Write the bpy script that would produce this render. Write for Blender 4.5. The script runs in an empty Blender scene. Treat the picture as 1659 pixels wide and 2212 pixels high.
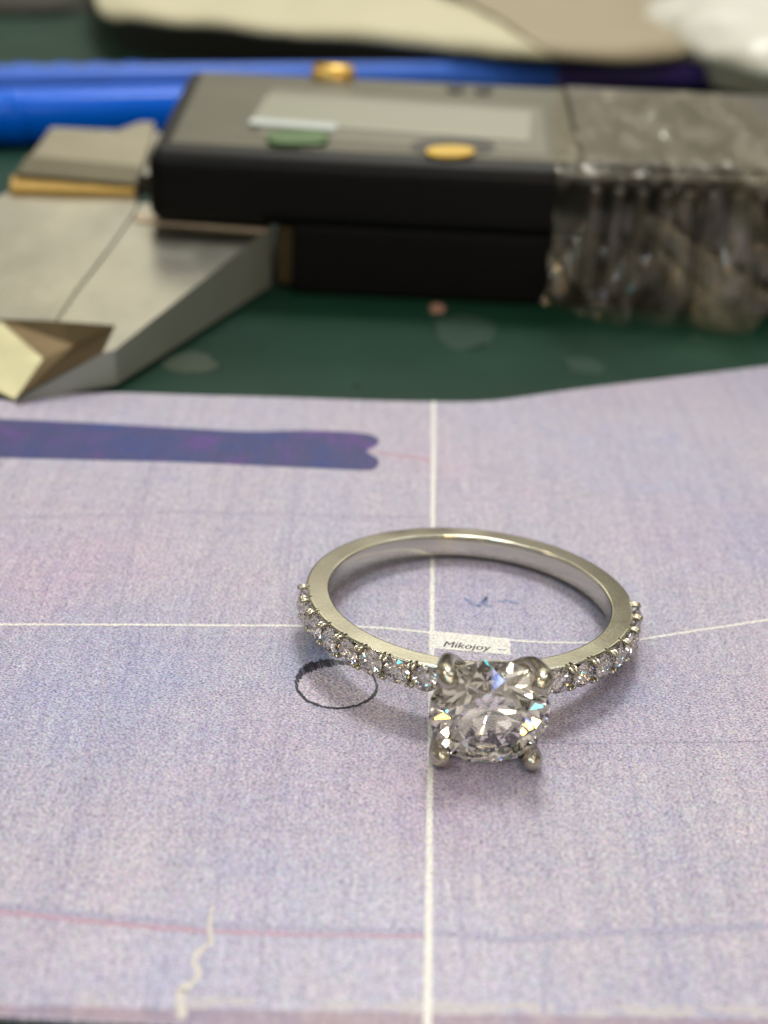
import bpy, bmesh, math, random
from mathutils import Vector, Matrix, noise
random.seed(7)
# unit: 1 = one millimetre.  Paper top is z = 0, +y points away from the viewer.
R = math.radians
scene = bpy.context.scene

# ------------------------------------------------------------------ camera
PITCH, ROLL, F = R(27.3), R(2.8), 3000.0
CAM = Vector((0, -71.3, 45.29))
FW = Vector((0, math.cos(PITCH), -math.sin(PITCH)))
UP = Vector((0, math.sin(PITCH), math.cos(PITCH)))
RT = Vector((1, 0, 0))
cr, ur = RT*math.cos(ROLL)+UP*math.sin(ROLL), UP*math.cos(ROLL)-RT*math.sin(ROLL)
camd = bpy.data.cameras.new('camera')
cam = bpy.data.objects.new('camera', camd)
scene.collection.objects.link(cam)
m = Matrix((cr, ur, -FW)).transposed().to_4x4(); m.translation = CAM
cam.matrix_world = m
camd.sensor_fit = 'HORIZONTAL'; camd.sensor_width = 36; camd.lens = F/1659*36
camd.clip_start = 1; camd.clip_end = 6000
camd.dof.use_dof = True; camd.dof.focus_distance = 78.8
camd.dof.aperture_fstop = camd.lens*1e-3/(2*0.70)
scene.camera = cam

# ------------------------------------------------------------------ room light
world = bpy.data.worlds.new('World'); scene.world = world; world.use_nodes = True
wn = world.node_tree; bg = wn.nodes['Background']; bg.inputs['Strength'].default_value = 0.74
# the unseen workshop around the bench: an even clutter of dim walls, shelves and paler things
_t = wn.nodes.new('ShaderNodeTexCoord'); _v = wn.nodes.new('ShaderNodeTexNoise'); _r = wn.nodes.new('ShaderNodeValToRGB')
_v.inputs['Scale'].default_value = 3.2; _v.inputs['Detail'].default_value = 2; _v.inputs['Distortion'].default_value = .4
_e = _r.color_ramp.elements; _e.new(.5); _e.new(.56); _e.new(.66)
for _i, (_p, _c) in enumerate([(.34, (.10, .085, .07)), (.44, (.25, .215, .17)), (.51, (.43, .385, .33)), (.58, (.72, .64, .54)), (.70, (1.25, 1.14, 1.0))]):
    _e[_i].position = _p; _e[_i].color = (*_c, 1)
wn.links.new(_t.outputs['Generated'], _v.inputs['Vector']); wn.links.new(_v.outputs['Fac'], _r.inputs['Fac']); wn.links.new(_r.outputs['Color'], bg.inputs['Color'])
def area(name, loc, target, sx, sy, rad, col):
    """area lamp given by its radiance"""
    l = bpy.data.lights.new(name, 'AREA'); l.shape = 'RECTANGLE'; l.size = sx; l.size_y = sy
    l.energy = rad*math.pi*sx*sy*1.0; l.color = col
    o = bpy.data.objects.new(name, l); scene.collection.objects.link(o)
    o.location = loc
    o.rotation_euler = (Vector(target)-Vector(loc)).to_track_quat('-Z', 'Y').to_euler()
    return o
area('ceiling_panel', (40, 600, 1050), (0, 20, 0), 230, 220, 40.0, (1.0, 0.985, 0.93))
area('ceiling_tube_lamp', (520, 300, 1250), (0, 0, 0), 70, 900, 11.0, (0.93, 0.97, 1.0))
area('ceiling_tube_lamp_front', (-450, -500, 1200), (0, 0, 0), 900, 60, 12.0, (0.96, 0.97, 1.0))
area('ceiling_tube_lamp_far', (100, 1000, 1250), (0, 0, 0), 900, 60, 12.0, (0.96, 0.98, 1.0))
area('back_reflection_panel', (150, 1500, 900), (0, 0, 0), 1500, 420, 1.25, (1.0, 0.97, 0.74))  # added panel, out of view, for the cream reflection in the metal
area('sparkle_lamp', (150, -260, 520), (5, 0, 0), 34, 34, 70.0, (1.0, 0.80, 0.55))  # this and the next two are added, out of view, for sparkle
area('sparkle_lamp_small', (-230, 60, 380), (0, 0, 0), 14, 14, 240.0, (1.0, 0.86, 0.62))
area('sparkle_lamp_cool', (60, -420, 300), (0, 0, 0), 24, 24, 110.0, (0.86, 0.93, 1.0))
# small coloured lamps, added out of view to give the stone coloured flashes
for _d, _w, _c in (((.02, -.52, .85), 40, (1.0, .50, .04)), ((-.01, -.77, .64), 34, (.30, .42, 1.0)), ((-.29, -.57, .77), 46, (.03, .72, .90)),
                   ((.26, -.65, .71), 40, (1.0, .62, .22)), ((.31, -.90, .32), 34, (1.0, .60, .10)), ((-.46, -.68, .58), 34, (1.0, .74, .45)), ((-.17, -.90, .40), 26, (1.0, .80, .50))):
    area('flash_lamp', Vector(_d)*520+Vector((5, -11, 3)), (5, -11, 3), _w*1.1, _w*1.1, 19.0, _c)
scene.view_settings.view_transform = 'Standard'; scene.view_settings.look = 'None'
scene.view_settings.exposure = 0.0; scene.view_settings.gamma = 1.0
cy = scene.cycles
cy.max_bounces = 20; cy.transmission_bounces = 16; cy.glossy_bounces = 6; cy.transparent_max_bounces = 12
cy.caustics_refractive = False; cy.caustics_reflective = False
cy.sample_clamp_indirect = 12; cy.adaptive_threshold = 0.004

# ------------------------------------------------------------------ helpers
def G(px, py, z=0.0):
    """the point at height z seen at photo position px, py (photo taken as 1659 x 2212)"""
    a, b = px-829.5, py-1106
    X = a*math.cos(ROLL)+b*math.sin(ROLL); Y = -a*math.sin(ROLL)+b*math.cos(ROLL)
    d = FW*F+RT*X-UP*Y
    return CAM+d*((z-CAM.z)/d.z)
def GY(px, py, y):
    a, b = px-829.5, py-1106
    X = a*math.cos(ROLL)+b*math.sin(ROLL); Y = -a*math.sin(ROLL)+b*math.cos(ROLL)
    d = FW*F+RT*X-UP*Y
    return CAM+d*((y-CAM.y)/d.y)
def link(name, me, mat, parent=None, smooth=False):
    o = bpy.data.objects.new(name, me); scene.collection.objects.link(o)
    if mat and not me.materials:
        for mm in (mat if isinstance(mat, (list, tuple)) else [mat]): me.materials.append(mm)
    if smooth: me.polygons.foreach_set('use_smooth', [True]*len(me.polygons))
    if parent: o.parent = parent
    return o
def mesh(name, verts, faces):
    me = bpy.data.meshes.new(name); me.from_pydata([tuple(v) for v in verts], [], faces); me.update(); return me
def bm_mesh(name, bm, recalc=True):
    if recalc: bmesh.ops.recalc_face_normals(bm, faces=bm.faces)
    me = bpy.data.meshes.new(name); bm.to_mesh(me); bm.free(); return me
def empty(name, loc, label, cat, group=None):
    o = bpy.data.objects.new(name, None); scene.collection.objects.link(o); o.location = loc
    o.empty_display_size = 2
    tag(o, label, cat, group); return o
def tag(o, label=None, cat=None, group=None, kind=None):
    if label: o['label'] = label
    if cat: o['category'] = cat
    if group: o['group'] = group
    if kind: o['kind'] = kind
    return o
def prism(name, pts, z0, z1, mat, parent=None, bevel=0.0, seg=3, inv=None):
    """polygon (x, y) pushed from z0 to z1, edges rounded"""
    bm = bmesh.new()
    lo = [bm.verts.new((p[0], p[1], z0)) for p in pts]; hi = [bm.verts.new((p[0], p[1], z1)) for p in pts]
    n = len(pts)
    bm.faces.new(hi); bm.faces.new(lo[::-1])
    for i in range(n): bm.faces.new((lo[i], lo[(i+1) % n], hi[(i+1) % n], hi[i]))
    bmesh.ops.recalc_face_normals(bm, faces=bm.faces)
    if bevel: bmesh.ops.bevel(bm, geom=bm.edges[:], offset=bevel, segments=seg, affect='EDGES', profile=0.5)
    me = bm_mesh(name, bm)
    o = link(name, me, mat, parent)
    if inv: me.transform(inv)
    return o
def box(name, a, b, mat, parent=None, bevel=0.3, seg=3, inv=None):
    return prism(name, [(a[0], a[1]), (b[0], a[1]), (b[0], b[1]), (a[0], b[1])], a[2], b[2], mat, parent, bevel, seg, inv)
def tube(bm, pts, rad, seg=14, cap=True):
    pts = [Vector(p) for p in pts]; n = len(pts)
    if not isinstance(rad, (list, tuple)): rad = [rad]*n
    t0 = (pts[1]-pts[0]).normalized(); ref = Vector((0, 0, 1)) if abs(t0.z) < .9 else Vector((1, 0, 0))
    a = t0.cross(ref).normalized(); rings = []
    for i in range(n):
        t = (pts[min(i+1, n-1)]-pts[max(i-1, 0)]).normalized()
        a = (a-t*a.dot(t)).normalized(); b = t.cross(a)
        rings.append([bm.verts.new(pts[i]+(a*math.cos(k*2*math.pi/seg)+b*math.sin(k*2*math.pi/seg))*rad[i]) for k in range(seg)])
    for i in range(n-1):
        for k in range(seg):
            bm.faces.new((rings[i][k], rings[i][(k+1) % seg], rings[i+1][(k+1) % seg], rings[i+1][k]))
    if cap: bm.faces.new(rings[0][::-1]); bm.faces.new(rings[-1])
def smooth_path(pts, k=6):
    """Catmull-Rom through points of any dimension"""
    out = []; n = len(pts)
    for i in range(n-1):
        p0, p1, p2, p3 = pts[max(i-1, 0)], pts[i], pts[i+1], pts[min(i+2, n-1)]
        for j in range(k):
            t = j/k
            out.append(tuple(0.5*((2*b)+(-a+c)*t+(2*a-5*b+4*c-d)*t*t+(-a+3*b-3*c+d)*t**3) for a, b, c, d in zip(p0, p1, p2, p3)))
    out.append(tuple(pts[-1])); return out

# ---- materials
def new_mat(name):
    mt = bpy.data.materials.new(name); mt.use_nodes = True
    nt = mt.node_tree; return mt, nt, nt.nodes['Principled BSDF']
def nd(nt, typ, **kw):
    n = nt.nodes.new(typ)
    for k, v in kw.items():
        if k.startswith('i_'):
            key = k[2:]; key = int(key) if key.isdigit() else key.replace('_', ' ')
            n.inputs[key].default_value = v
        else: setattr(n, k, v)
    return n
def coords(nt, scale=(1, 1, 1), rot=0.0):
    t = nd(nt, 'ShaderNodeTexCoord'); mp = nd(nt, 'ShaderNodeMapping')
    mp.inputs['Scale'].default_value = scale; mp.inputs['Rotation'].default_value = (0, 0, rot)
    nt.links.new(t.outputs['Object'], mp.inputs['Vector']); return mp.outputs['Vector']
def noise_n(nt, vec, scale, detail=2.0, rough=.5, dist=0.0):
    n = nd(nt, 'ShaderNodeTexNoise', i_Scale=scale, i_Detail=detail, i_Roughness=rough, i_Distortion=dist)
    nt.links.new(vec, n.inputs['Vector']); return n
def ramp(nt, src, stops):
    r = nd(nt, 'ShaderNodeValToRGB'); e = r.color_ramp.elements
    while len(e) < len(stops): e.new(0.5)
    for i, (p, c) in enumerate(stops):
        e[i].position = p; e[i].color = (*c, 1) if len(c) == 3 else c
    nt.links.new(src, r.inputs['Fac']); return r.outputs['Color']
def mix(nt, a, b, fac, mode='MIX'):
    n = nd(nt, 'ShaderNodeMix', data_type='RGBA', blend_type=mode)
    for s, v in ((n.inputs[0], fac), (n.inputs[6], a), (n.inputs[7], b)):
        if isinstance(v, bpy.types.NodeSocket): nt.links.new(v, s)
        elif isinstance(v, (tuple, list)): s.default_value = (*v[:3], 1)
        else: s.default_value = v
    return n.outputs[2]
def bump(nt, bs, h, strength, dist):
    b = nd(nt, 'ShaderNodeBump', i_Strength=strength, i_Distance=dist)
    nt.links.new(h, b.inputs['Height']); nt.links.new(b.outputs['Normal'], bs.inputs['Normal']); return b

def print_mat(name, base, grain=0.5, blotch=0.35, blot_a=(1.12, .96, 1.02), blot_b=(.90, .98, 1.12), big=True, rough=0.42):
    """offset-printed paper: a colour broken up by halftone grain"""
    mt, nt, bs = new_mat(name)
    v = coords(nt)
    vd = coords(nt, (7.2, 11, 1), R(38))
    fine = noise_n(nt, vd, 1.0, 1.5, .6, .6)
    vor = nd(nt, 'ShaderNodeTexVoronoi', i_Scale=7.0, feature='SMOOTH_F1'); nt.links.new(v, vor.inputs['Vector'])
    col = base
    if big:
        n1 = noise_n(nt, v, .055, 2, .5)
        t1 = ramp(nt, n1.outputs['Fac'], [(.32, blot_b), (.5, (1, 1, 1)), (.68, blot_a)])
        n2 = noise_n(nt, v, .55, 3, .6)
        t2 = ramp(nt, n2.outputs['Color'], [(.30, (.84, .89, 1.06)), (.5, (1, 1, 1)), (.70, (1.12, .99, 1.0))])
        col = mix(nt, base, t1, blotch*1.6, 'MULTIPLY'); col = mix(nt, col, t2, blotch*1.6, 'MULTIPLY')
        n4 = noise_n(nt, v, 1.7, 2, .6)
        col = mix(nt, col, ramp(nt, n4.outputs['Fac'], [(.30, (.78, .77, .84)), (.5, (1, 1, 1)), (.70, (1.20, 1.19, 1.13))]), .5, 'MULTIPLY')
        # faint threads of the printed relief running up and down
        n3 = noise_n(nt, coords(nt, (2.4, .12, 1)), 1.0, 2, .6)
        t3 = ramp(nt, n3.outputs['Fac'], [(.28, (.80, .80, .90)), (.45, (1, 1, 1)), (.62, (1.06, 1.05, 1.05))])
        col = mix(nt, col, t3, .42, 'MULTIPLY')
        for sc_, k_ in (((6.5, .35, 1), .34), ((.35, 8.5, 1), .24), ((1.1, .03, 1), .26), ((.03, 1.3, 1), .10)):
            n5 = noise_n(nt, coords(nt, sc_), 1.0, 1, .5)
            col = mix(nt, col, ramp(nt, n5.outputs['Fac'], [(.30, (.76, .75, .84)), (.5, (1, 1, 1)), (.70, (1.18, 1.17, 1.12))]), k_, 'MULTIPLY')
    lum = ramp(nt, fine.outputs['Fac'], [(.30, (.16, .16, .27)), (.46, (.86, .84, .92)), (.58, (1.40, 1.40, 1.35)), (.75, (1.75, 1.75, 1.65))])
    col = mix(nt, col, lum, grain, 'MULTIPLY')
    hue = noise_n(nt, v, 4.6, 1.0, .5)
    huec = nd(nt, 'ShaderNodeMix', data_type='RGBA', blend_type='MIX'); 
    hc = nd(nt, 'ShaderNodeVectorMath', operation='MULTIPLY_ADD'); hc.inputs[1].default_value = (2.2, 2.0, 2.2); hc.inputs[2].default_value = (-.1, 0, -.1)
    nt.links.new(hue.outputs['Color'], hc.inputs[0])
    col = mix(nt, col, hc.outputs['Vector'], grain*.22, 'MULTIPLY')
    nt.links.new(col, bs.inputs['Base Color'])
    bs.inputs['Roughness'].default_value = rough; bs.inputs['Specular IOR Level'].default_value = .35
    bump(nt, bs, noise_n(nt, v, 3.0, 3, .6).outputs['Fac'], .10, .05)
    return mt
M = {}
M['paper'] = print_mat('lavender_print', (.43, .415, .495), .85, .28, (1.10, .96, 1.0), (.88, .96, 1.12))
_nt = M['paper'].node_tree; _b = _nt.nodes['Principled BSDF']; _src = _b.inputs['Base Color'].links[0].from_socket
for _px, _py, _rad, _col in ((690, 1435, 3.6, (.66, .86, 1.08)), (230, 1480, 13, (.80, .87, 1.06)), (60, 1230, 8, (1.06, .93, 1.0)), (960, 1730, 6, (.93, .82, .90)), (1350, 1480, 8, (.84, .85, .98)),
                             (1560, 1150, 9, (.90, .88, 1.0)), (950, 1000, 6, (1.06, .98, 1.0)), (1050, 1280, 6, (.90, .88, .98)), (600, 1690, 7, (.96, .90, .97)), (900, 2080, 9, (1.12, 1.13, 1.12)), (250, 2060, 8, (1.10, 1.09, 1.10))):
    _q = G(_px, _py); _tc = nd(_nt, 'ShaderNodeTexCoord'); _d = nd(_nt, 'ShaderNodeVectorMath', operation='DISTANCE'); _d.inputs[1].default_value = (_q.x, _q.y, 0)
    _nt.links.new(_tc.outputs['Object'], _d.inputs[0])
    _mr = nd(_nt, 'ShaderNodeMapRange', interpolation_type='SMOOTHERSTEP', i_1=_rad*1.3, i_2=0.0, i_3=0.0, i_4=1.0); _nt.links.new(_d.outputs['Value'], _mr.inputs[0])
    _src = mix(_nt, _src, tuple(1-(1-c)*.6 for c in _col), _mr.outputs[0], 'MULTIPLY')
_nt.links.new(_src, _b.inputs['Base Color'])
M['white_print'] = print_mat('white_print', (.76, .76, .72), .5, .1, big=False)
M['navy_print'] = print_mat('navy_print', (.052, .052, .175), .35, .5)
_nt = M['navy_print'].node_tree; _b = _nt.nodes['Principled BSDF']; _src = _b.inputs['Base Color'].links[0].from_socket
_n = noise_n(_nt, coords(_nt), .38, 3, .65)
_c = ramp(_nt, _n.outputs['Color'], [(.34, (.45, .9, 1.25)), (.46, (.75, .95, .95)), (.54, (1.1, .9, 1.0)), (.64, (1.9, .85, 1.35))])
_nt.links.new(mix(_nt, _src, _c, 1.0, 'MULTIPLY'), _b.inputs['Base Color'])
M['red_print'] = print_mat('rose_print', (.46, .32, .42), .35, .2, big=False)
M['red_line'] = print_mat('thin_red_print', (.46, .27, .33), .3, .2, big=False)
M['blue_line'] = print_mat('grey_blue_print', (.365, .355, .48), .8, .2, big=False)
M['scribble'] = print_mat('blue_scribble_print', (.19, .23, .40), .9, .2, big=False)
M['faint'] = print_mat('faint_violet_print', (.375, .35, .465), .9, .2, big=False)
M['cream_print'] = print_mat('cream_print', (.50, .475, .51), .35, .3, big=False)
M['pale_print'] = print_mat('pale_cream_print', (.60, .57, .54), .3, .2, big=False)
M['mauve_print'] = print_mat('mauve_border_print', (.36, .29, .34), .45, .4, (1.25, .9, .9), (.85, .9, 1.1))
M['halo_print'] = print_mat('pale_disc_print', (.49, .48, .555), .9, .3)
M['ink_text'] = print_mat('worn_black_lettering', (.035, .04, .05), 1.0, .1, big=False)
M['ink'] = print_mat('black_ink', (.022, .022, .04), .25, .1, big=False)

def metal(name, col, rough, nscale=2.0, streak=None, bstr=.15, bdist=.05, dirt=.25, rvar=.12):
    mt, nt, bs = new_mat(name)
    v = coords(nt, streak or (1, 1, 1))
    n = noise_n(nt, v, nscale, 4, .6)
    c = mix(nt, tuple(x*(1-dirt) for x in col), col, n.outputs['Fac'])
    nt.links.new(c, bs.inputs['Base Color']); bs.inputs['Metallic'].default_value = 1
    rr = nd(nt, 'ShaderNodeMapRange', i_3=max(.02, rough-rvar), i_4=rough+rvar)
    n2 = noise_n(nt, coords(nt), nscale*.6, 3, .6)
    nt.links.new(n2.outputs['Fac'], rr.inputs[0]); nt.links.new(rr.outputs[0], bs.inputs['Roughness'])
    bump(nt, bs, n.outputs['Fac'], bstr, bdist)
    return mt
M['gold'] = metal('white_gold', (.74, .725, .60), .13, 7.0, (1, 1, 1), .12, .02, .2, .06)
M['prong'] = metal('white_gold_polished', (.64, .60, .49), .2, 5.0, None, .2, .02, .3, .06)
M['steel'] = metal('satin_steel', (.50, .48, .41), .32, .16, (1.4, .8, 1), .35, .12, .48, .16)
M['jaw_side'] = metal('reflection_tinted_steel', (.34, .37, .325), .5, .2, None, .2, .1, .2)  # the mat's greenish reflection is put into this side colour
M['jaw_side'].node_tree.nodes['Principled BSDF'].inputs['Metallic'].default_value = .35
M['dark_steel'] = metal('brown_steel', (.15, .11, .06), .55, .3, None, .3, .1, .5, .1)  # dark brown steel of the jaw hollow and slide block
M['cream_steel'] = metal('polished_jaw_tip', (.30, .28, .17), .5, .4, None, .2, .1, .15, .1)
M['brass'] = metal('brass', (.58, .38, .11), .38, .8, None, .2, .1, .3, .1)

def glass_mat(name, tint):
    mt = bpy.data.materials.new(name); mt.use_nodes = True; nt = mt.node_tree; nt.nodes.clear()
    out = nd(nt, 'ShaderNodeOutputMaterial'); g = nd(nt, 'ShaderNodeBsdfGlass', i_Roughness=0.0, i_IOR=2.42); g.inputs['Color'].default_value = (*tint, 1)
    nt.links.new(g.outputs[0], out.inputs['Surface']); return mt
M['diamond'] = glass_mat('diamond', (.995, .99, .98))
M['melee'] = glass_mat('small_diamond', (.995, .985, .98))

def plastic(name, col, rough, nscale=.5, var=.25, bstr=.1, spec=.5, **kw):
    mt, nt, bs = new_mat(name)
    n = noise_n(nt, coords(nt), nscale, 4, .6)
    c = mix(nt, tuple(x*(1-var) for x in col), tuple(x*(1+var) for x in col), n.outputs['Fac'])
    nt.links.new(c, bs.inputs['Base Color']); bs.inputs['Roughness'].default_value = rough
    bs.inputs['Specular IOR Level'].default_value = spec
    bump(nt, bs, n.outputs['Fac'], bstr, .2)
    for k, v in kw.items(): bs.inputs[k.replace('_', ' ')].default_value = v
    return mt
M['black'] = plastic('black_plastic', (.004, .0038, .0035), .40, .4, .3, .12, .16)
M['black_rim'] = plastic('worn_black_plastic', (.05, .045, .038), .30, .6, .5, .2)
M['face'] = metal('brushed_faceplate', (.155, .15, .118), .42, .12, (.5, 1.5, 1), .15, .05, .45, .06)
M['lcd'] = plastic('lcd_glass', (.26, .27, .21), .2, .08, .08, .02)
M['lcd_frame'] = plastic('lcd_frame', (.16, .15, .115), .35, .3, .1)
M['strip'] = plastic('white_reflection', (.52, .58, .58), .3, .3, .05, .05)  # reflected light painted as a white surface
M['green'] = plastic('green_button', (.04, .125, .018), .38, .5, .3)
M['yellow'] = plastic('yellow_button', (.66, .42, .03), .4, .5, .1)
M['recess'] = plastic('dark_recess', (.03, .026, .018), .5, .5, .2)
M['blue'] = plastic('blue_pen_plastic', (.0, .14, .86), .22, .3, .1, .03, .15)
M['blue2'] = plastic('light_blue_pen_plastic', (.05, .17, .74), .34, .15, .2, .05, .2)
M['violet'] = plastic('violet_ink_plastic', (.075, .045, .28), .3, .2, .3, .05, .5)
M['pouch'] = plastic('cream_paper', (.58, .55, .38), .55, .06, .12, .6, .3)
M['pouch_shade'] = plastic('brown_shaded_paper', (.36, .31, .21), .6, .08, .15, .5, .3)  # shade on the pouch's side is put into this brown
M['grey'] = plastic('grey_cloth', (.075, .075, .065), .8, .1, .3, .3, .2)
M['crumb'] = plastic('crumb', (.30, .16, .12), .8, 2, .3, .5)
M['smear'] = plastic('dust_smear', (.010, .040, .023), .8, 1.5, .4, .4)

def mat_surface():
    mt, nt, bs = new_mat('green_cutting_mat')
    v = coords(nt)
    n = noise_n(nt, v, .045, 5, .6); c = ramp(nt, n.outputs['Fac'], [(.3, (.004, .026, .015)), (.55, (.007, .040, .023)), (.75, (.014, .058, .034))])
    n2 = noise_n(nt, v, 1.2, 4, .7); c2 = ramp(nt, n2.outputs['Fac'], [(.62, (0, 0, 0)), (.80, (.05, .055, .04))])
    c = mix(nt, c, c2, 1.0, 'ADD')
    nt.links.new(c, bs.inputs['Base Color']); bs.inputs['Roughness'].default_value = .55
    bs.inputs['Specular IOR Level'].default_value = .18
    bump(nt, bs, noise_n(nt, v, 2.5, 3, .6).outputs['Fac'], .3, .06); return mt
M['mat'] = mat_surface()

def film_mat(name, col, lo, hi, scale, diff=.5, rough=.18):
    mt = bpy.data.materials.new(name); mt.use_nodes = True; nt = mt.node_tree; nt.nodes.clear()
    out = nd(nt, 'ShaderNodeOutputMaterial'); tr = nd(nt, 'ShaderNodeBsdfTransparent')
    tr.inputs['Color'].default_value = (.93, .91, .86, 1)
    gl = nd(nt, 'ShaderNodeBsdfGlossy', i_Roughness=rough); gl.inputs['Color'].default_value = (.9, .9, .84, 1)
    df = nd(nt, 'ShaderNodeBsdfDiffuse'); df.inputs['Color'].default_value = (*col, 1)
    m1 = nd(nt, 'ShaderNodeMixShader'); m1.inputs[0].default_value = diff
    nt.links.new(gl.outputs[0], m1.inputs[1]); nt.links.new(df.outputs[0], m1.inputs[2])
    v = coords(nt, (1.6, .5, .35)); n = noise_n(nt, v, scale, 4, .65, 1.2)
    mr = nd(nt, 'ShaderNodeMapRange', i_1=.35, i_2=.7, i_3=lo, i_4=hi); nt.links.new(n.outputs['Fac'], mr.inputs[0])
    m2 = nd(nt, 'ShaderNodeMixShader'); nt.links.new(mr.outputs[0], m2.inputs[0])
    nt.links.new(tr.outputs[0], m2.inputs[1]); nt.links.new(m1.outputs[0], m2.inputs[2])
    b = nd(nt, 'ShaderNodeBump', i_Strength=.9, i_Distance=.6); nt.links.new(n.outputs['Fac'], b.inputs['Height'])
    nt.links.new(b.outputs['Normal'], gl.inputs['Normal']); nt.links.new(b.outputs['Normal'], df.inputs['Normal'])
    nt.links.new(m2.outputs[0], out.inputs['Surface']); return mt
M['tape'] = film_mat('clear_tape', (.42, .34, .22), .03, .27, .16, .40, .16)
def bag_mat():
    mt, nt, bs = new_mat('white_film'); n = noise_n(nt, coords(nt), .5, 4, .6)
    nt.links.new(mix(nt, (.70, .70, .60), (.92, .93, .86), n.outputs['Fac']), bs.inputs['Base Color']); bs.inputs['Roughness'].default_value = .3
    tl = nd(nt, 'ShaderNodeBsdfTranslucent'); tl.inputs['Color'].default_value = (.9, .9, .82, 1)
    ms = nd(nt, 'ShaderNodeMixShader'); ms.inputs[0].default_value = .2; bump(nt, bs, n.outputs['Fac'], .25, .4)
    nt.links.new(bs.outputs[0], ms.inputs[1]); nt.links.new(tl.outputs[0], ms.inputs[2])
    nt.links.new(ms.outputs[0], [x for x in nt.nodes if x.type == 'OUTPUT_MATERIAL'][0].inputs['Surface']); return mt
M['bag'] = bag_mat()

# ------------------------------------------------------------------ setting: cutting mat
bm = bmesh.new(); bmesh.ops.create_grid(bm, x_segments=8, y_segments=8, size=1500)
tag(link('tabletop', bm_mesh('tabletop', bm), M['mat']), kind='structure').location = (0, 700, -.32)

# ------------------------------------------------------------------ printed sheet
sheet = empty('printed_sheet', (0, 0, 0), 'lavender printed paper sheet with white grid lines, lying under the diamond ring', 'paper')
back = [(-300, 880), (-60, 866), (0, 862), (120, 852), (250, 848), (400, 853), (600, 858), (800, 865), (950, 868), (1040, 867), (1110, 860), (1250, 840), (1400, 822), (1659, 790), (2000, 745)]
back = smooth_path(back, 4)
pts = [G(x, y).to_2d() for x, y in back]
front = [G(2000, 2330), G(1100, 2262), G(520, 2226), (G(440, 2219)), (G(0, 2196)), (G(-300, 2178))]
pts += [p.to_2d() for p in front]
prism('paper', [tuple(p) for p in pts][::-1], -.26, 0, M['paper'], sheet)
lay = [0]
def flat(name, poly, mat, lift=None, tess=True, lab=None):
    """printed patch as its own sheet just above the paper"""
    lay[0] += 1; z = .0015+.0002*lay[0] if lift is None else lift
    bm = bmesh.new(); vs = [bm.verts.new((p[0], p[1], z)) for p in poly]
    f = bm.faces.new(vs); f.normal_update()
    if f.normal.z < 0: f.normal_flip()
    bmesh.ops.triangulate(bm, faces=[f]); o = link(name, bm_mesh(name, bm, False), mat, sheet)
    if lab: o['label'] = lab
    return o
def ribbon(name, path, widths, mat, jag=.035, step=.09, lab=None):
    """printed line whose edges are frayed by the halftone"""
    path = [G(x, y).to_2d() for x, y in path]
    if not isinstance(widths, (list, tuple)): widths = [widths]*len(path)
    L, Rr = [], []
    for i in range(len(path)-1):
        a, b = path[i], path[i+1]; d = b-a; n = Vector((-d.y, d.x)).normalized(); k = max(1, int(d.length/step))
        for j in range(k+(i == len(path)-2)):
            t = j/k; p = a+d*t; w = widths[i]*(1-t)+widths[i+1]*t
            L.append(p+n*(w/2+random.uniform(-jag, jag))); Rr.append(p-n*(w/2+random.uniform(-jag, jag)))
    lay[0] += 1; z = .0015+.0002*lay[0]; n = len(L)
    me = mesh(name, [(*p, z) for p in L]+[(*p, z) for p in Rr], [(n+i, n+i+1, i+1, i) for i in range(n-1)])
    o = link(name, me, mat, sheet)
    if lab: o['label'] = lab
    return o
# mauve border along the near edge with a frayed cream seam
bord = [G(x, y).to_2d() for x, y in [(-300, 2150)]]+[]
top = []
x = -300
while x <= 2000:
    yy = 2172+x*.018+9*noise.noise(Vector((x*.013, 3, 0)))+6*noise.noise(Vector((x*.05, 9, 0)))
    top.append(G(x, yy).to_2d()); x += 12
flat('printed_border', top+[G(2000, 2328).to_2d(), G(1100, 2260).to_2d(), G(520, 2223).to_2d(), G(440, 2216).to_2d(), G(0, 2193).to_2d(), G(-300, 2175).to_2d()], M['mauve_print'])
seam = []
for i in range(90):
    xx = -60+i*21; c = noise.noise(Vector((i*.33, 1.7, 0)))
    if c < .06: continue
    r0 = .12+.35*abs(c)+random.uniform(0, .25); c0 = G(xx+random.uniform(-6, 6), 2164+xx*.016+random.uniform(-12, 6)).to_2d()
    k = 12; poly = [c0+Vector((math.cos(a)*r0*random.uniform(1.2, 2.6), math.sin(a)*r0*random.uniform(.35, .8))) for a in [q*2*math.pi/k for q in range(k)]]
    seam.append(poly)
bm = bmesh.new()
for i, poly in enumerate(seam):
    bm.faces.new([bm.verts.new((p[0], p[1], .006+.00005*i)) for p in poly])
tag(link('printed_speckle', bm_mesh('printed_speckle', bm), M['cream_print'], sheet), kind='stuff')
lay[0] = 46
# navy tapered strap with a swallow-tail end
bandp = [(-300, 893), (0, 905), (200, 914), (400, 925), (540, 932), (640, 930), (730, 932), (790, 937), (812, 944), (819, 952), (813, 963), (800, 969), (793, 975), (802, 982), (816, 990), (818, 1003), (808, 1013), (785, 1016), (640, 1010), (400, 999), (200, 994), (0, 989), (-300, 980)]
flat('printed_strap', [G(x, y).to_2d() for x, y in smooth_path(bandp, 4)], M['navy_print'])
ribbon('printed_line', [(798, 975), (860, 984), (934, 994)], .30, M['red_line'], lab='thin red printed line')
ribbon('printed_line', [(-300, 1940), (-60, 1962), (0, 1969), (200, 1991), (330, 2003), (450, 2012), (920, 2023)], [.32]*7, M['red_print'], .05, lab='rose printed line')
ribbon('printed_line', [(-60, 1950), (200, 1977), (450, 1999), (700, 2009), (925, 2012), (1100, 2030), (1350, 2012), (1659, 2000), (1900, 1985)], .42, M['blue_line'], .06, lab='faint blue printed line')
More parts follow.
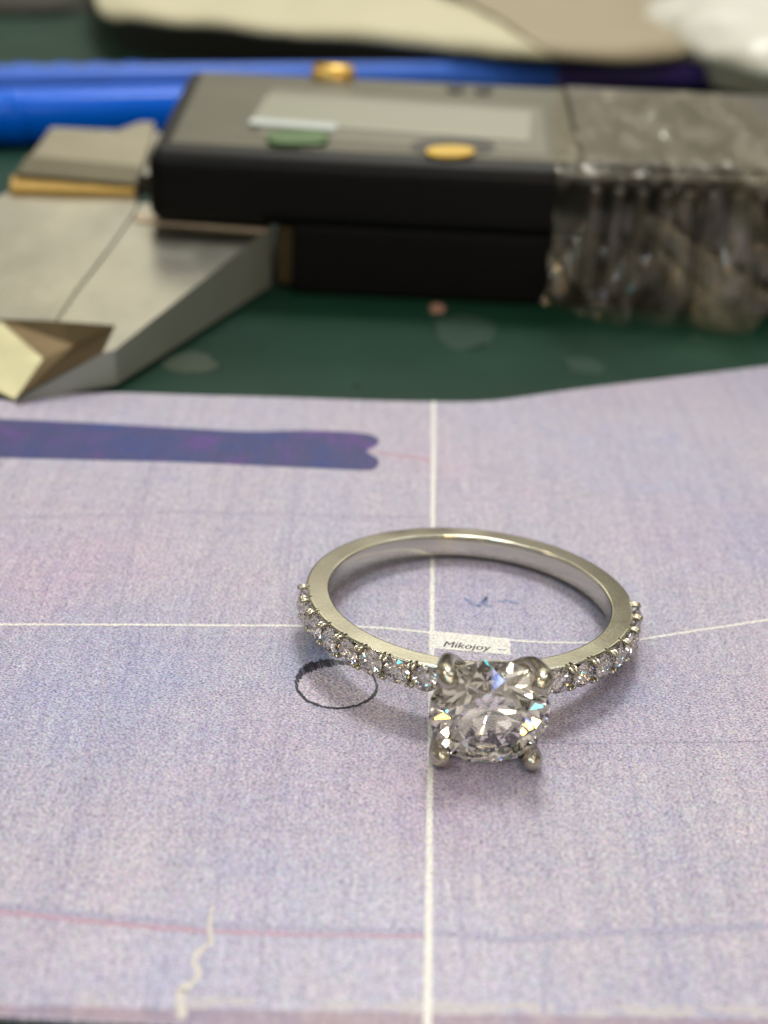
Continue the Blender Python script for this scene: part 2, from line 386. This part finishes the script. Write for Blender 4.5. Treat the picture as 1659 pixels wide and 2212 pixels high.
ribbon('printed_line', [(1343, 1502), (1358, 1640), (1384, 1784), (1400, 1900), (1436, 2060), (1471, 2184)], [.10, .13, .15, .2, .24, .3], M['blue_line'], .03, lab='faint grey-blue upright printed line')
ribbon('printed_line', [(1180, 2050), (1175, 2190)], .25, M['blue_line'], .04, lab='short faint printed line')
ribbon('printed_crack', [(462, 1955), (452, 2006), (456, 2035), (424, 2062), (418, 2080), (431, 2100), (420, 2120), (392, 2140), (390, 2165), (396, 2200)], [.12, .22, .22, .30, .24, .26, .24, .5, .4, .4], M['pale_print'], .05, lab='jagged cream printed crack')
for _pth, _w in (([(1003, 1292), (1018, 1304), (1034, 1310), (1042, 1298), (1052, 1290), (1046, 1306), (1060, 1312)], .22), ([(1078, 1302), (1096, 1296), (1108, 1302), (1122, 1304)], .2)):
    ribbon('printed_scribble', _pth, _w, M['scribble'], .05, lab='faint blue scribble printed inside the ring')
for _pth in ([(930, 1598), (1250, 1606), (1659, 1600)], [(1120, 870), (1230, 905), (1400, 990), (1540, 1100), (1659, 1230)], [(0, 1120), (400, 1105), (930, 1118)], [(640, 1020), (612, 1345), (560, 2150)], [(330, 1000), (250, 1345), (90, 2160)]):
    ribbon('printed_line', _pth, .13, M['faint'], .05, lab='barely visible violet printed line')
# white grid
ribbon('printed_grid_line', [(937, 867), (936, 1000), (934, 1200), (933, 1365), (931, 1500), (929, 1700), (926, 2000), (923, 2260)], [.34, .32, .29, .29, .30, .30, .33, .36], M['white_print'], .035, lab='white printed line running towards the viewer')
ribbon('printed_grid_line', [(-300, 1341), (0, 1349), (300, 1350), (640, 1352), (760, 1353), (830, 1357), (933, 1367)], .22, M['white_print'], .035, lab='white printed line left of the crossing')
ribbon('printed_grid_line', [(1100, 1383), (1180, 1388), (1290, 1389), (1380, 1382), (1500, 1363), (1659, 1339), (1900, 1303)], .20, M['white_print'], .035, lab='white printed line right of the label')
lq = [(927, 1362), (1102, 1380), (1103, 1415), (927, 1400)]
edge = []
for i in range(4):
    a, b = G(*lq[i]).to_2d(), G(*lq[(i+1) % 4]).to_2d(); k = int((b-a).length/.12)
    edge += [a+(b-a)*j/k+Vector((random.uniform(-.03, .03), random.uniform(-.035, .035))) for j in range(k)]
flat('printed_label', edge, M['white_print'], lab='small white printed name label with black lettering')
fc = bpy.data.curves.new('lettering', 'FONT'); fc.body = 'Mikojoy  \u2013'; fc.size = 1.0; fc.space_character = 1.02; fc.shear = .25; fc.offset = .0
to = bpy.data.objects.new('tmp', fc); scene.collection.objects.link(to)
bpy.context.view_layer.update()
tm = bpy.data.meshes.new_from_object(to.evaluated_get(bpy.context.evaluated_depsgraph_get())); bpy.data.objects.remove(to)
xs = [v.co.x for v in tm.vertices]; p0, p1 = G(957, 1397), G(1092, 1409)
sc = (p1-p0).to_2d().length/(max(xs)-min(xs)); ang = math.atan2(p1.y-p0.y, p1.x-p0.x)
lay[0] += 1
tm.transform(Matrix.Translation((p0.x, p0.y, .0015+.0002*lay[0])) @ Matrix.Rotation(ang, 4, 'Z') @ Matrix.Diagonal((sc, sc*1.05, 1, 1)) @ Matrix.Translation((-min(xs), 0, 0)))
# the glyphs are parted so that each letter is a piece of its own
bm = bmesh.new(); bm.from_mesh(tm); todo = set(bm.verts); isl = []
while todo:
    st = [todo.pop()]; grp = set(st)
    while st:
        for e in st.pop().link_edges:
            for q in e.verts:
                if q in todo: todo.discard(q); grp.add(q); st.append(q)
    isl.append(grp)
for grp in isl:
    ix = {q: i for i, q in enumerate(grp)}
    fs = [tuple(ix[q] for q in f.verts) for f in bm.faces if f.verts[0] in grp]
    vv = [q.co.copy() for q in ix]; k = len(vv)
    if fs: link('letter', mesh('letter', vv+[q+Vector((.028, -.012, .0002)) for q in vv], fs+[tuple(i+k for i in f) for f in fs]), M['ink_text'], sheet)
bm.free()
# printed circle: pale disc and a ring of short hatch strokes
c0 = G(727, 1479).to_2d(); rc = 2.30
flat('printed_disc', [c0+Vector((math.cos(a), math.sin(a)))*(rc+.05*math.sin(7*a)) for a in [i*2*math.pi/60 for i in range(60)]], M['halo_print'])
bm = bmesh.new(); lay[0] += 1; z = .0015+.0002*lay[0]; N = 140
for i in range(N):
    a = i*2*math.pi/N; p = c0+Vector((math.cos(a), math.sin(a)))*(rc+random.uniform(-.05, .05))
    th = .15+.34*max(0, math.cos(a-2.2))**2+.04*max(0, math.cos(a))
    w = .044+random.uniform(-.014, .014); sl = Vector((.30, -.95)).normalized()*th if math.sin(a) > .2 else Vector((.45, -.9)).normalized()*th*.75
    n = Vector((-sl.y, sl.x)).normalized()*w
    if math.sin(a) < -.35: n *= 2.2; sl *= .75
    bm.faces.new([bm.verts.new((q.x, q.y, z)) for q in (p+sl*random.uniform(.6, 1.25)+n, p+sl*random.uniform(.6, 1.2)-n, p-sl*random.uniform(.5, 1.1)-n, p-sl*random.uniform(.5, 1.1)+n)]); z += .00001
tag(link('printed_circle', bm_mesh('printed_circle', bm), M['ink'], sheet), kind='stuff')['label'] = 'hand-drawn looking black hatched circle'

# ------------------------------------------------------------------ diamond ring
RC = Vector((5.42, 1.38, 1.85)); n_ = Vector((.02, .086, 1)).normalized()
u_ = Vector((0, 1, 0)).cross(n_).normalized(); v_ = n_.cross(u_)
fr = Matrix((u_, v_, n_)).transposed().to_4x4(); fr.translation = RC
ring = empty('diamond_ring', (0, 0, 0), 'white gold ring with a large round diamond in four prongs, lying on the lavender paper', 'ring')
ring.matrix_world = fr
RI, RO, W = 8.55, 9.98, .73
HEAD = 272.5
beads = [249.5-9.5*k for k in range(8)]+[292+9.75*k for k in range(8)]
def band_profile(t):
    """(radius, height) outline of the shank at angle t"""
    d = (t-180) % 360
    pave = max(0.0, min(1.0, (d+1)/5, (185-d)/5)); pave = pave*pave*(3-2*pave)
    ro = RO-.02-.10*pave
    w = W*(.96+.04*math.cos(R(t-90)))
    dip = .41*pave-.07
    b = .10; rb = RI+.075
    return [(rb, -w), (rb+.05, -w), (ro-b-.06, -w), (ro-b, -w), (ro-.04, -w+.05), (ro, -w+b), (ro-dip*.85, -w*.55), (ro-dip, 0), (ro-dip*.85, w*.55), (ro, w-b), (ro-.04, w-.05), (ro-b, w), (ro-b-.06, w), (rb+.05, w),
            (rb, w), (RI+.025, w-.03), (RI, w-.10), (RI-.03, 0), (RI, -w+.10), (RI+.025, -w+.03)]
verts, faces = [], []; NS = 256
for i in range(NS):
    t = i*360/NS
    for r, z in band_profile(t):
        wob = .012*noise.noise(Vector((i*.11, r*3, z*2)))
        verts.append(((r+wob)*math.cos(R(t)), (r+wob)*math.sin(R(t)), z+wob*.6))
K = 20
for i in range(NS):
    for k in range(K): faces.append((i*K+k, ((i+1) % NS)*K+k, ((i+1) % NS)*K+(k+1) % K, i*K+(k+1) % K))
me = mesh('band', verts, faces); bm = bmesh.new(); bm.from_mesh(me); bmesh.ops.recalc_face_normals(bm, faces=bm.faces); bm.to_mesh(me); bm.free()
band = link('band', me, M['gold'], ring, True)

def brilliant(name, r, mat, full=True):
    tr, ch, pd, g = .56, .30, .86, .022
    def P(a, rr, z): return Vector((rr*math.cos(R(a)), rr*math.sin(R(a)), z))*r
    V = []; Fc = []
    def add(v): V.append(v); return len(V)-1
    T = [add(P(45*i, tr, ch+g)) for i in range(8)]
    S = [add(P(45*i+22.5, .757, g+ch*(1-.757*math.cos(R(22.5)))/(1-tr))) for i in range(8)]
    GU = [add(P(22.5*i, 1, g)) for i in range(16)]; GL = [add(P(22.5*i, 1, -g)) for i in range(16)]
    rl = .24
    Lh = [add(P(45*i+22.5, rl, -g-pd*(1-rl*math.cos(R(22.5))))) for i in range(8)]
    c = add(P(0, 0, -g-pd))
    Fc.append(T)
    for i in range(8):
        j = (i+1) % 8; a, b, d = 2*i, 2*i+1, (2*i+2) % 16
        Fc += [(T[i], S[i], T[j]), (T[i], S[i-1], GU[a], S[i]), (S[i], GU[a], GU[b]), (S[i], GU[b], GU[d])]
        Fc += [(c, Lh[i], GL[a], Lh[i-1]), (Lh[i], GL[b], GL[a]), (Lh[i], GL[d], GL[b])]
    for i in range(16): j = (i+1) % 16; Fc.append((GU[i], GL[i], GL[j], GU[j]))
    me = mesh(name, V, Fc); bm = bmesh.new(); bm.from_mesh(me); bmesh.ops.recalc_face_normals(bm, faces=bm.faces); bm.to_mesh(me); bm.free()
    me.materials.append(mat); return me
def radial(t, r, z=0, spin=0, tilt=(0, 0)):
    """frame on the ring: local z outward, local x along the band, local y up the finger axis"""
    d = Vector((math.cos(R(t)), math.sin(R(t)), 0)); s = Vector((-math.sin(R(t)), math.cos(R(t)), 0))
    mm = Matrix((s, Vector((0, 0, 1)).cross(d)*0+d.cross(s), d)).transposed().to_4x4()
    mm.translation = d*r+Vector((0, 0, z))
    return mm @ Matrix.Rotation(R(spin), 4, 'Z') @ Matrix.Rotation(R(tilt[0]), 4, 'X') @ Matrix.Rotation(R(tilt[1]), 4, 'Y')
# small stones between the beads
stone = brilliant('side_diamond', .77, M['melee'])
sang = [254.3]+[(beads[k]+beads[k+1])/2 for k in range(7)]+[(beads[k]+beads[k+1])/2 for k in range(8, 15)]
for t in sang:
    o = link('side_diamond', stone, None, ring)
    o.matrix_local = radial(t, 10.15, 0, random.uniform(0, 45), (random.uniform(-6, 6), random.uniform(-6, 6)))
# bead prongs: split pairs on either rim
bm = bmesh.new()
for s in (-1, 1):
    tube(bm, [(s*.15, 0, -.55), (s*.16, 0, -.1), (s*.15, -.03, .06), (s*.12, -.07, .16), (s*.10, -.10, .22)], [.11, .125, .13, .11, .04], 10)
bead = bm_mesh('bead_prong', bm); bead.materials.append(M['prong']); bead.polygons.foreach_set('use_smooth', [True]*len(bead.polygons))
for t in beads:
    for s in (-1, 1):
        o = link('bead_prong', bead, None, ring)
        o.matrix_local = radial(t, 10.22, s*.60, 0 if s > 0 else 180) @ Matrix.Rotation(R(random.uniform(-9, 9)), 4, 'Z')
# head
hm = radial(HEAD, 0)
def hp(pts): return [hm @ Vector(p) for p in pts]
SR, GR = 3.2, 12.92
o = link('centre_diamond', brilliant('centre_diamond', SR, M['diamond']), None, ring); o.matrix_local = radial(HEAD, GR, 0, 11, (1.5, -1.0))
for sx in (-1, 1):
    for sy in (-1, 1):
        bm = bmesh.new()
        path = [(1.0, .62, 9.7, .34), (1.75, 1.5, 10.4, .38), (2.25, 2.15, 11.4, .41), (2.44, 2.38, 12.4, .44), (2.52, 2.44, 13.1, .49), (2.48, 2.40, 13.5, .53), (2.33, 2.26, 13.86, .50), (2.16, 2.10, 14.08, .34), (2.08, 2.03, 14.17, .06)]
        sp = smooth_path(path, 4)
        kf = 1.04 if sy > 0 else 1.0
        tube(bm, hp([(sx*p[0], sy*p[1], p[2]) for p in sp]), [max(.03, p[3]*kf) for p in sp], 18)
        link('prong', bm_mesh('prong', bm), M['prong'], ring, True)
bm = bmesh.new(); k = 64; sq = []
for i in range(k+1):
    a = i*2*math.pi/k; c_, s_ = math.cos(a), math.sin(a)
    sq.append((2.05*math.copysign(abs(c_)**.7, c_), 1.98*math.copysign(abs(s_)**.7, s_), 11.5))
tube(bm, hp(sq), .27, 10, False)
link('gallery_rail', bm_mesh('gallery_rail', bm), M['prong'], ring, True)

# ------------------------------------------------------------------ digital caliper
cal = empty('digital_caliper', (0, 64, 0), 'black digital caliper with steel jaws, green and yellow buttons and taped end', 'caliper')
inv0 = Matrix.Translation((0, -64, 0))
SL = .11          # the tool lies tip-down: everything rises slightly towards the back
SH = Matrix.Identity(4); SH[2][1] = SL
inv = SH @ inv0
def Gs(px, py, z=0.0):
    a, b = px-829.5, py-1106
    X = a*math.cos(ROLL)+b*math.sin(ROLL); Y = -a*math.sin(ROLL)+b*math.cos(ROLL)
    d = FW*F+RT*X-UP*Y
    t = (z+SL*(CAM.y-64)-CAM.z)/(d.z-SL*d.y)
    return CAM+d*t
def Gz(z, *pp): return [tuple(Gs(x, y, z).to_2d()) for x, y in pp]
TJ = 6.1
# fixed jaw (left) with its slanted polished tip
fj = [Gs(20, 414, TJ+.15), Gs(296, 418, TJ+.15), Gs(293, 452, TJ+.15), Gs(250, 515, TJ+.15), Gs(205, 575, TJ+.12), Gs(163, 628, TJ+.05), Gs(120, 693, TJ), Gs(0, 689, TJ), Gs(-200, 679, TJ), Gs(-330, 560, TJ)]
n = len(fj); lo = [Vector((p.x, p.y, .02)) for p in fj]
L1, T1, M1 = Gs(-150, 770, TJ-.8), G(32, 862, .25), G(93, 775, 1.5)
me = mesh('fixed_jaw', fj+lo, [list(range(n))[::-1]]+[(i, (i+1) % n, n+(i+1) % n, n+i) for i in range(n)])
me.transform(inv0); o = link('fixed_jaw', me, M['steel'], cal)
me = mesh('jaw_tip', [Gs(-200, 679, TJ), Gs(0, 693, TJ), M1, T1, L1, G(-150, 772, .02), G(28, 868, .02)], [(0, 4, 3, 2, 1), (4, 5, 6, 3)])
me.transform(inv0); link('jaw_tip', me, M['cream_steel'], o)
# sliding jaw (right) with its bevelled end
B, E_, D, Cc = Gs(250, 703, TJ), Gs(222, 762, TJ), Gs(248, 756, TJ), Gs(586, 488, TJ)
top = [Gs(124, 694, TJ), B, E_, D, Cc, Gs(560, 440, TJ), Gs(300, 440, TJ), Gs(297, 455, TJ), Gs(252, 520, TJ), Gs(208, 579, TJ), Gs(167, 631, TJ)]
n = len(top); lo = [Vector((p.x, p.y, .03)) for p in top]; lo[2] = G(30, 869, .03)
me = mesh('sliding_jaw', top+lo+[G(36, 862, .5)], [list(range(n))]+[(i, n+i, n+(i+1) % n, (i+1) % n) for i in (3, 4, 5, 6)]+[(3, 2, 2*n, n+2, n+3)])
me.transform(inv0); sj = link('sliding_jaw', me, [M['steel'], M['jaw_side']], cal)
for _f in me.polygons[1:]: _f.material_index = 1
me = mesh('jaw_hollow', [Gs(0, 690, TJ), Gs(124, 694, TJ), B, M1, E_, T1, G(160, 745, 2.0)], [(0, 3, 6, 1), (1, 6, 2), (6, 3, 5, 4), (6, 4, 2)])
me.transform(inv0); link('jaw_hollow', me, M['dark_steel'], sj)
prism('jaw_ridge', Gz(TJ+.25, (290, 462), (583, 484), (580, 496), (291, 475)), TJ-.2, TJ+.25, metal('rosy_steel', (.50, .40, .30), .4, .3), cal, .08, 2, inv)
# beam
box('beam', (-41, 78.5, 3.6), (120, 92, 6.2), M['steel'], cal, .25, 2, inv)
prism('rear_jaw', Gz(7.2, (30, 372), (292, 398), (330, 300), (335, 262), (300, 262), (240, 284), (180, 280), (108, 278), (92, 300)), 4.0, 7.2, metal('dull_steel', (.36, .33, .25), .4, .3, None, .2, .1, .3), cal, .3, 2, inv)
prism('beam_cover', Gz(7.35, (58, 335), (300, 358), (296, 396), (34, 374)), 6.9, 7.35, metal('tarnished_steel', (.17, .15, .10), .45, .3, None, .2, .1, .3), cal, .08, 2, inv)
prism('yellow_edge', Gz(6.7, (24, 382), (292, 402), (292, 416), (20, 410)), 5.8, 6.9, M['brass'], cal, .12, 2, inv)  # yellow stripe along the front step of the beam
# housing
hx0, hx1, hy0 = -24.8, 44.0, 64.0
hy1 = Gs(480, 150, 13.5).y
hous = box('housing', (hx0, hy0, 6.4), (hx1, hy1, 13.5), M['black'], cal, 1.5, 5, inv)
box('lower_housing', (-10.5, 64.5, -.25), (hx1, hy1-3, 6.9), M['black'], cal, .4, 3, inv0)
box('slide_block', (-12.2, 65.6, .2), (-10.2, 75, 6.3), M['dark_steel'], cal, .3, 2, inv0)
box('faceplate', (hx0+1.9, hy0+2.9, 13.3), (17.8, hy1-1.5, 13.62), M['face'], hous, .12, 2, inv)
def onface(name, quad, z0, z1, mat, bev=.15, parent=None, lab=None):
    o = prism(name, [tuple(Gs(x, y, z1).to_2d()) for x, y in quad], z0, z1, mat, parent or hous, bev, 3, inv)
    if lab: o['label'] = lab
    return o
onface('display_frame', [(560, 290), (1182, 334), (1172, 232), (588, 188)], 13.5, 13.68, M['lcd_frame'], .05)
onface('display', [(540, 262), (1144, 306), (1150, 240), (578, 202)], 13.6, 13.80, M['lcd'], .05)
onface('display_reflection', [(536, 266), (726, 279), (729, 267), (542, 254)], 13.7, 13.98, M['strip'], .08, lab='light reflection along the lower display edge, drawn as a white strip')  # white strip stands for light reflected at the display's lower edge
onface('glare_patch', [(735, 300), (756, 302), (758, 278), (738, 276)], 13.6, 13.76, M['lcd_frame'], .05) if False else None
def pill(cx, cy, rx, ry, k=20, e=.6): return [(cx+rx*math.copysign(abs(math.cos(a))**e, math.cos(a)), cy+ry*math.copysign(abs(math.sin(a))**e, math.sin(a))) for a in [-i*2*math.pi/k for i in range(k)]]
onface('button', pill(643, 293, 68, 14), 13.6, 14.1, M['green'], .2, lab='long green button')
onface('button_recess', pill(979, 315, 92, 18, 20, .9), 13.6, 13.72, M['recess'], .02)
onface('button', pill(973, 324, 53, 12, 20, .9), 13.65, 14.0, M['yellow'], .12, lab='oval yellow button')
for px_, py_ in ((985, 188), (1045, 191)):
    onface('screw', pill(px_, py_, 20, 7, 14, 1), 13.6, 13.9, M['recess'], .08)
bm = bmesh.new(); a = GY(674, 170, hy1-.8); b = GY(766, 175, hy1-.8)
tube(bm, [a, a+(b-a)*.08, a+(b-a)*.92, b], [1.3, 1.75, 1.75, 1.3], 20)
me = bm_mesh('thumb_screw', bm); me.transform(inv0); link('thumb_screw', me, M['brass'], cal, True)
# ribs of the battery cover beneath the tape
for i in range(9):
    x0 = 18.6+i*2.3
    box('grip_rib', (x0, 63.4, 2.0), (x0+1.0, 65.2, 12.2), M['black_rim'], hous, .3, 2, inv)
box('battery_cover', (18.0, 66, 13.2), (42.5, hy1-1.5, 14.0), M['black_rim'], hous, .3, 2, inv)
# clear tape wound round the end
rows = [
 [(1196, 188), (1300, 196), (1400, 196), (1500, 198), (1600, 208), (1640, 240), (1668, 262)],
 [(1200, 232), (1300, 240), (1400, 240), (1500, 240), (1590, 262), (1640, 290), (1672, 320)],
 [(1202, 290), (1300, 296), (1400, 296), (1500, 300), (1570, 312), (1640, 348), (1675, 380)],
 [(1202, 374), (1290, 376), (1370, 380), (1440, 378), (1522, 366), (1600, 398), (1680, 440)],
 [(1196, 450), (1290, 455), (1370, 455), (1450, 455), (1540, 465), (1610, 490), (1665, 520)],
 [(1190, 560), (1280, 570), (1370, 575), (1460, 575), (1540, 590), (1610, 590), (1650, 600)],
 [(1172, 652), (1225, 672), (1310, 702), (1410, 712), (1520, 722), (1588, 775), (1625, 748)]]
spec = [('z', 14.6), ('z', 14.9), ('z', 14.9), ('z', 14.7), ('y', 62.3), ('y', 61.6), ('y', 60.6)]
P3 = []
for row, (k, val) in zip(rows, spec):
    P3.append([tuple(Gs(x, y, val) if k == 'z' else GY(x, y, val)) for x, y in row])
cols = [smooth_path([r[j] for r in P3], 7) for j in range(7)]
grid = [smooth_path([c[i] for c in cols], 9) for i in range(len(cols[0]))]
nr, nc = len(grid), len(grid[0]); V = []
for i in range(nr):
    for j in range(nc):
        p = Vector(grid[i][j]); q = Vector((p.x*.42, p.y*.08, p.z*.10))
        a = noise.noise(q)*.9+abs(noise.noise(Vector((p.x*.34+i*.10, i*.09, 4))))*1.2+abs(noise.noise(Vector((p.x*.5-i*.16, i*.12, 9))))*.6-.3
        front_ = i > 20
        if front_: p.y -= max(-.4, a*1.1); p.x += .5*noise.noise(Vector((j*.3, i*.3, 2)))
        else: p.z += max(-.2, a*.9)
        V.append(p)
Fs = [(i*nc+j, i*nc+j+1, (i+1)*nc+j+1, (i+1)*nc+j) for i in range(nr-1) for j in range(nc-1)]
me = mesh('tape_wrap', V, Fs); me.transform(inv0)
tw = link('tape_wrap', me, M['tape'], cal); tw['label'] = 'crinkled clear adhesive tape round the battery end'
def fold(name, pa, pb, wa, wb, y, amp=.4):
    """a pressed crease of the tape: a narrow doubled strip of film"""
    a, b = GY(*pa, y), GY(*pb, y); d = (b-a); nn = Vector((-d.z, 0, d.x)).normalized(); vs = []; k = 10
    for i in range(k+1):
        t = i/k; p = a+d*t; w = wa*(1-t)+wb*t
        for s in (-1, 0, 1): vs.append(p+nn*w*s+Vector((0, -.7*(s == 0)-amp*noise.noise(Vector((i*.6, s, 1))), 0)))
    me = mesh(name, vs, [(i*3+s, i*3+s+1, i*3+s+4, i*3+s+3) for i in range(k) for s in (0, 1)]); me.transform(inv0)
    return link(name, me, M['tape_fold'], tw, True)
M['tape_fold'] = film_mat('tape_crease', (.42, .37, .26), .04, .34, .16)
fold('tape_crease', (1390, 470), (1640, 690), .7, 2.6, 60.4, .7)
fold('tape_crease', (1430, 560), (1575, 745), .6, 2.0, 60.2, .7)
fold('tape_crease', (1548, 610), (1596, 762), 3.4, 1.1, 59.4, .8)
fold('tape_crease', (1205, 377), (1655, 392), .35, .5, 61.8, .3)
fold('tape_crease', (1555, 400), (1665, 590), 1.6, 2.8, 61.0, .7)

# ------------------------------------------------------------------ pens behind the caliper
def pen(name, a, b, radii, mat, label, parts=()):
    root = empty(name, a, label, 'pen'); d = b-a; iv = Matrix.Translation(-a)
    bm = bmesh.new(); tube(bm, [a+d*t for t, r in radii], [r for t, r in radii], 28)
    me = bm_mesh('barrel', bm); me.transform(iv); link('barrel', me, mat, root, False)
    for nm, rr, mm in parts:
        bm = bmesh.new(); tube(bm, [a+d*t for t, r in rr], [r for t, r in rr], 28)
        me = bm_mesh(nm, bm); me.transform(iv); link(nm, me, mm, root, True)
    return root
zc = 3.75
a = G(-260, 262, zc-.3); b = G(600, 236, zc-.3)
pen('blue_pen', a, b, [(0, 3.75), (.98, 3.75), (1, 3.2)], M['blue'], 'thick saturated blue pen lying just left of the caliper body', [('grip_ring', [(.30, 3.78), (.31, 3.9), (.33, 3.9), (.34, 3.78)], M['blue'])])
a = G(-260, 186, 2.4); b = G(1640, 158, 2.4)
L_ = [(0, 2.75), (.3, 2.75), (.5, 2.6), (.735, 2.35)]
p2 = pen('blue_pen', a, b, L_, M['blue2'], 'long slim blue pen with a violet end behind the caliper', [('violet_end', [(.735, 2.42), (.75, 2.45), (.93, 2.35), (.97, 1.6), (1, .6)], M['violet']), ('joint_ring', [(.728, 2.5), (.745, 2.5)], M['violet'])])
a2 = Vector((0, 0, 0)); d = (b-a)
for t in (.14, .18, .215, .25):
    bm = bmesh.new(); q = d*t+Vector((0, 1.0, 2.5))
    bmesh.ops.create_cube(bm, size=1, matrix=Matrix.Translation(q) @ Matrix.Diagonal((3.2, 1.0, .7, 1)))
    bmesh.ops.bevel(bm, geom=bm.edges[:], offset=.2, segments=2, affect='EDGES')
    link('clip_tooth', bm_mesh('clip_tooth', bm), M['blue2'], p2)

# ------------------------------------------------------------------ cream pouch, its shaded side coloured brown, plastic bag, grey cloth
def slab(name, front, depth, zf, zb, mat, lump, th=2.0, parent=None, seed=0, arch=0, skew=0):
    """soft sheet lying with its front edge raised: rows run from the front edge back"""
    f_ = smooth_path([tuple(G(x, y, zf)) for x, y in front], 5); nj = 16; V = []; nc = len(f_)
    for j in range(nj+1):
        t = j/nj
        for i, p in enumerate(f_):
            z = zf+(zb-zf)*t+arch*math.sin(math.pi*min(1, t*1.2))
            w = noise.noise(Vector((i*.16, t*4, seed)))*lump+noise.noise(Vector((i*.5, t*9, seed+5)))*lump*.35
            V.append(Vector((p[0]-skew*t+t*depth*.10*(p[0]/40), p[1]+t*depth, z+w*(.25+t))))
    Fs = [(j*nc+i, j*nc+i+1, (j+1)*nc+i+1, (j+1)*nc+i) for j in range(nj) for i in range(nc-1)]
    n0 = len(V); V += [v-Vector((0, -1.0, th)) for v in V[:]]
    Fs += [tuple(n0+q for q in f[::-1]) for f in Fs[:]]
    for i in range(nc-1): Fs.append((i+1, i, n0+i, n0+i+1))
    for j in range(nj):
        Fs.append((j*nc, (j+1)*nc, n0+(j+1)*nc, n0+j*nc)); a_ = j*nc+nc-1; Fs.append((a_+nc, a_, n0+a_, n0+a_+nc))
    me = mesh(name, V, Fs)
    return link(name, me, mat, parent, True)
po = empty('paper_pouch', tuple(G(800, 60, 0)), 'cream paper pouch with its shaded side coloured brown, lying at the back above the pens', 'pouch')
pi = Matrix.Translation(-po.location)
o = slab('pouch_body', [(196, -40), (205, 0), (232, 28), (330, 42), (450, 54), (560, 66), (700, 74), (850, 90), (1000, 104), (1120, 116), (1230, 122)], 130, 7.5, 22, M['pouch'], 3.6, 1.0); o.data.transform(pi); o.parent = po
o = slab('pouch_shaded_side', [(1190, 119), (1300, 127), (1400, 124), (1480, 112), (1530, 70), (1550, 30), (1560, -10)], 120, 7.7, 25, M['pouch_shade'], 2.5, 1.0, seed=3, skew=60); o.data.transform(pi); o.parent = po
# bag
bc = G(1750, 215, 0); bm = bmesh.new(); bmesh.ops.create_icosphere(bm, subdivisions=5, radius=1)
for v in bm.verts:
    p = v.co.copy(); q = p+Vector((noise.noise(p*2), noise.noise(p*2+Vector((5, 0, 0))), noise.noise(p*2+Vector((0, 7, 0)))))*.5; r = 1+.28*noise.noise(p*1.5)+.22*abs(noise.noise(q*2.2))+.05*abs(noise.noise(q*5))
    v.co = Vector((p.x*44*r, p.y*46*r, max(-.3, p.z*17*r+2)))
tag(link('plastic_bag', bm_mesh('plastic_bag', bm), M['bag'], None, True), 'crumpled whitish plastic bag at the right edge behind the caliper', 'plastic bag').location = (bc.x+21, bc.y+34, 0)
# grey cloth at top left
bm = bmesh.new(); bmesh.ops.create_icosphere(bm, subdivisions=4, radius=1)
for v in bm.verts:
    p = v.co.copy(); r = 1+.2*noise.noise(p*1.5)
    v.co = Vector((p.x*48*r, p.y*30*r, max(-.3, p.z*14*r)))
gc = G(0, 10, 0)
tag(link('grey_cloth', bm_mesh('grey_cloth', bm), M['grey'], None, True), 'dark grey crumpled cloth in the far left corner', 'cloth').location = (gc.x-18, gc.y+12, 0)

# ------------------------------------------------------------------ crumbs and smears on the mat
def crumb(px, py, rx, ry, h, mat, label, sd):
    c = G(px, py, -.3); bm = bmesh.new(); bmesh.ops.create_icosphere(bm, subdivisions=3, radius=1)
    for v in bm.verts:
        p = v.co.copy(); r = 1+.35*noise.noise(p*1.4+Vector((sd, 0, 0)))
        v.co = Vector((p.x*rx*r, p.y*ry*r, p.z*h*r))
    o = link('crumb', bm_mesh('crumb', bm), mat, None, True); o.location = c
    tag(o, label, 'crumb', 'specks of dust on the green mat')
crumb(943, 668, .8, 1.2, .45, M['crumb'], 'pinkish crumb on the green mat just in front of the caliper', 1)
crumb(410, 785, 2.3, 2.6, .10, plastic('tan_smear', (.03, .05, .03), .8, 1.5, .4), 'tan dust smear on the mat right of the steel jaw', 2)
crumb(1262, 790, 2.0, 2.0, .08, M['smear'], 'faint smear on the mat under the taped end', 3)
crumb(770, 832, .35, .5, .2, M['smear'], 'tiny pale speck near the paper edge at centre', 4)
crumb(1502, 738-5, .5, .8, .2, M['smear'], 'tiny speck beside the hanging tape flap', 5)
crumb(1000, 715, 3.0, 5.0, .07, M['smear'], 'broad faint smear on the mat below the crumb', 6)
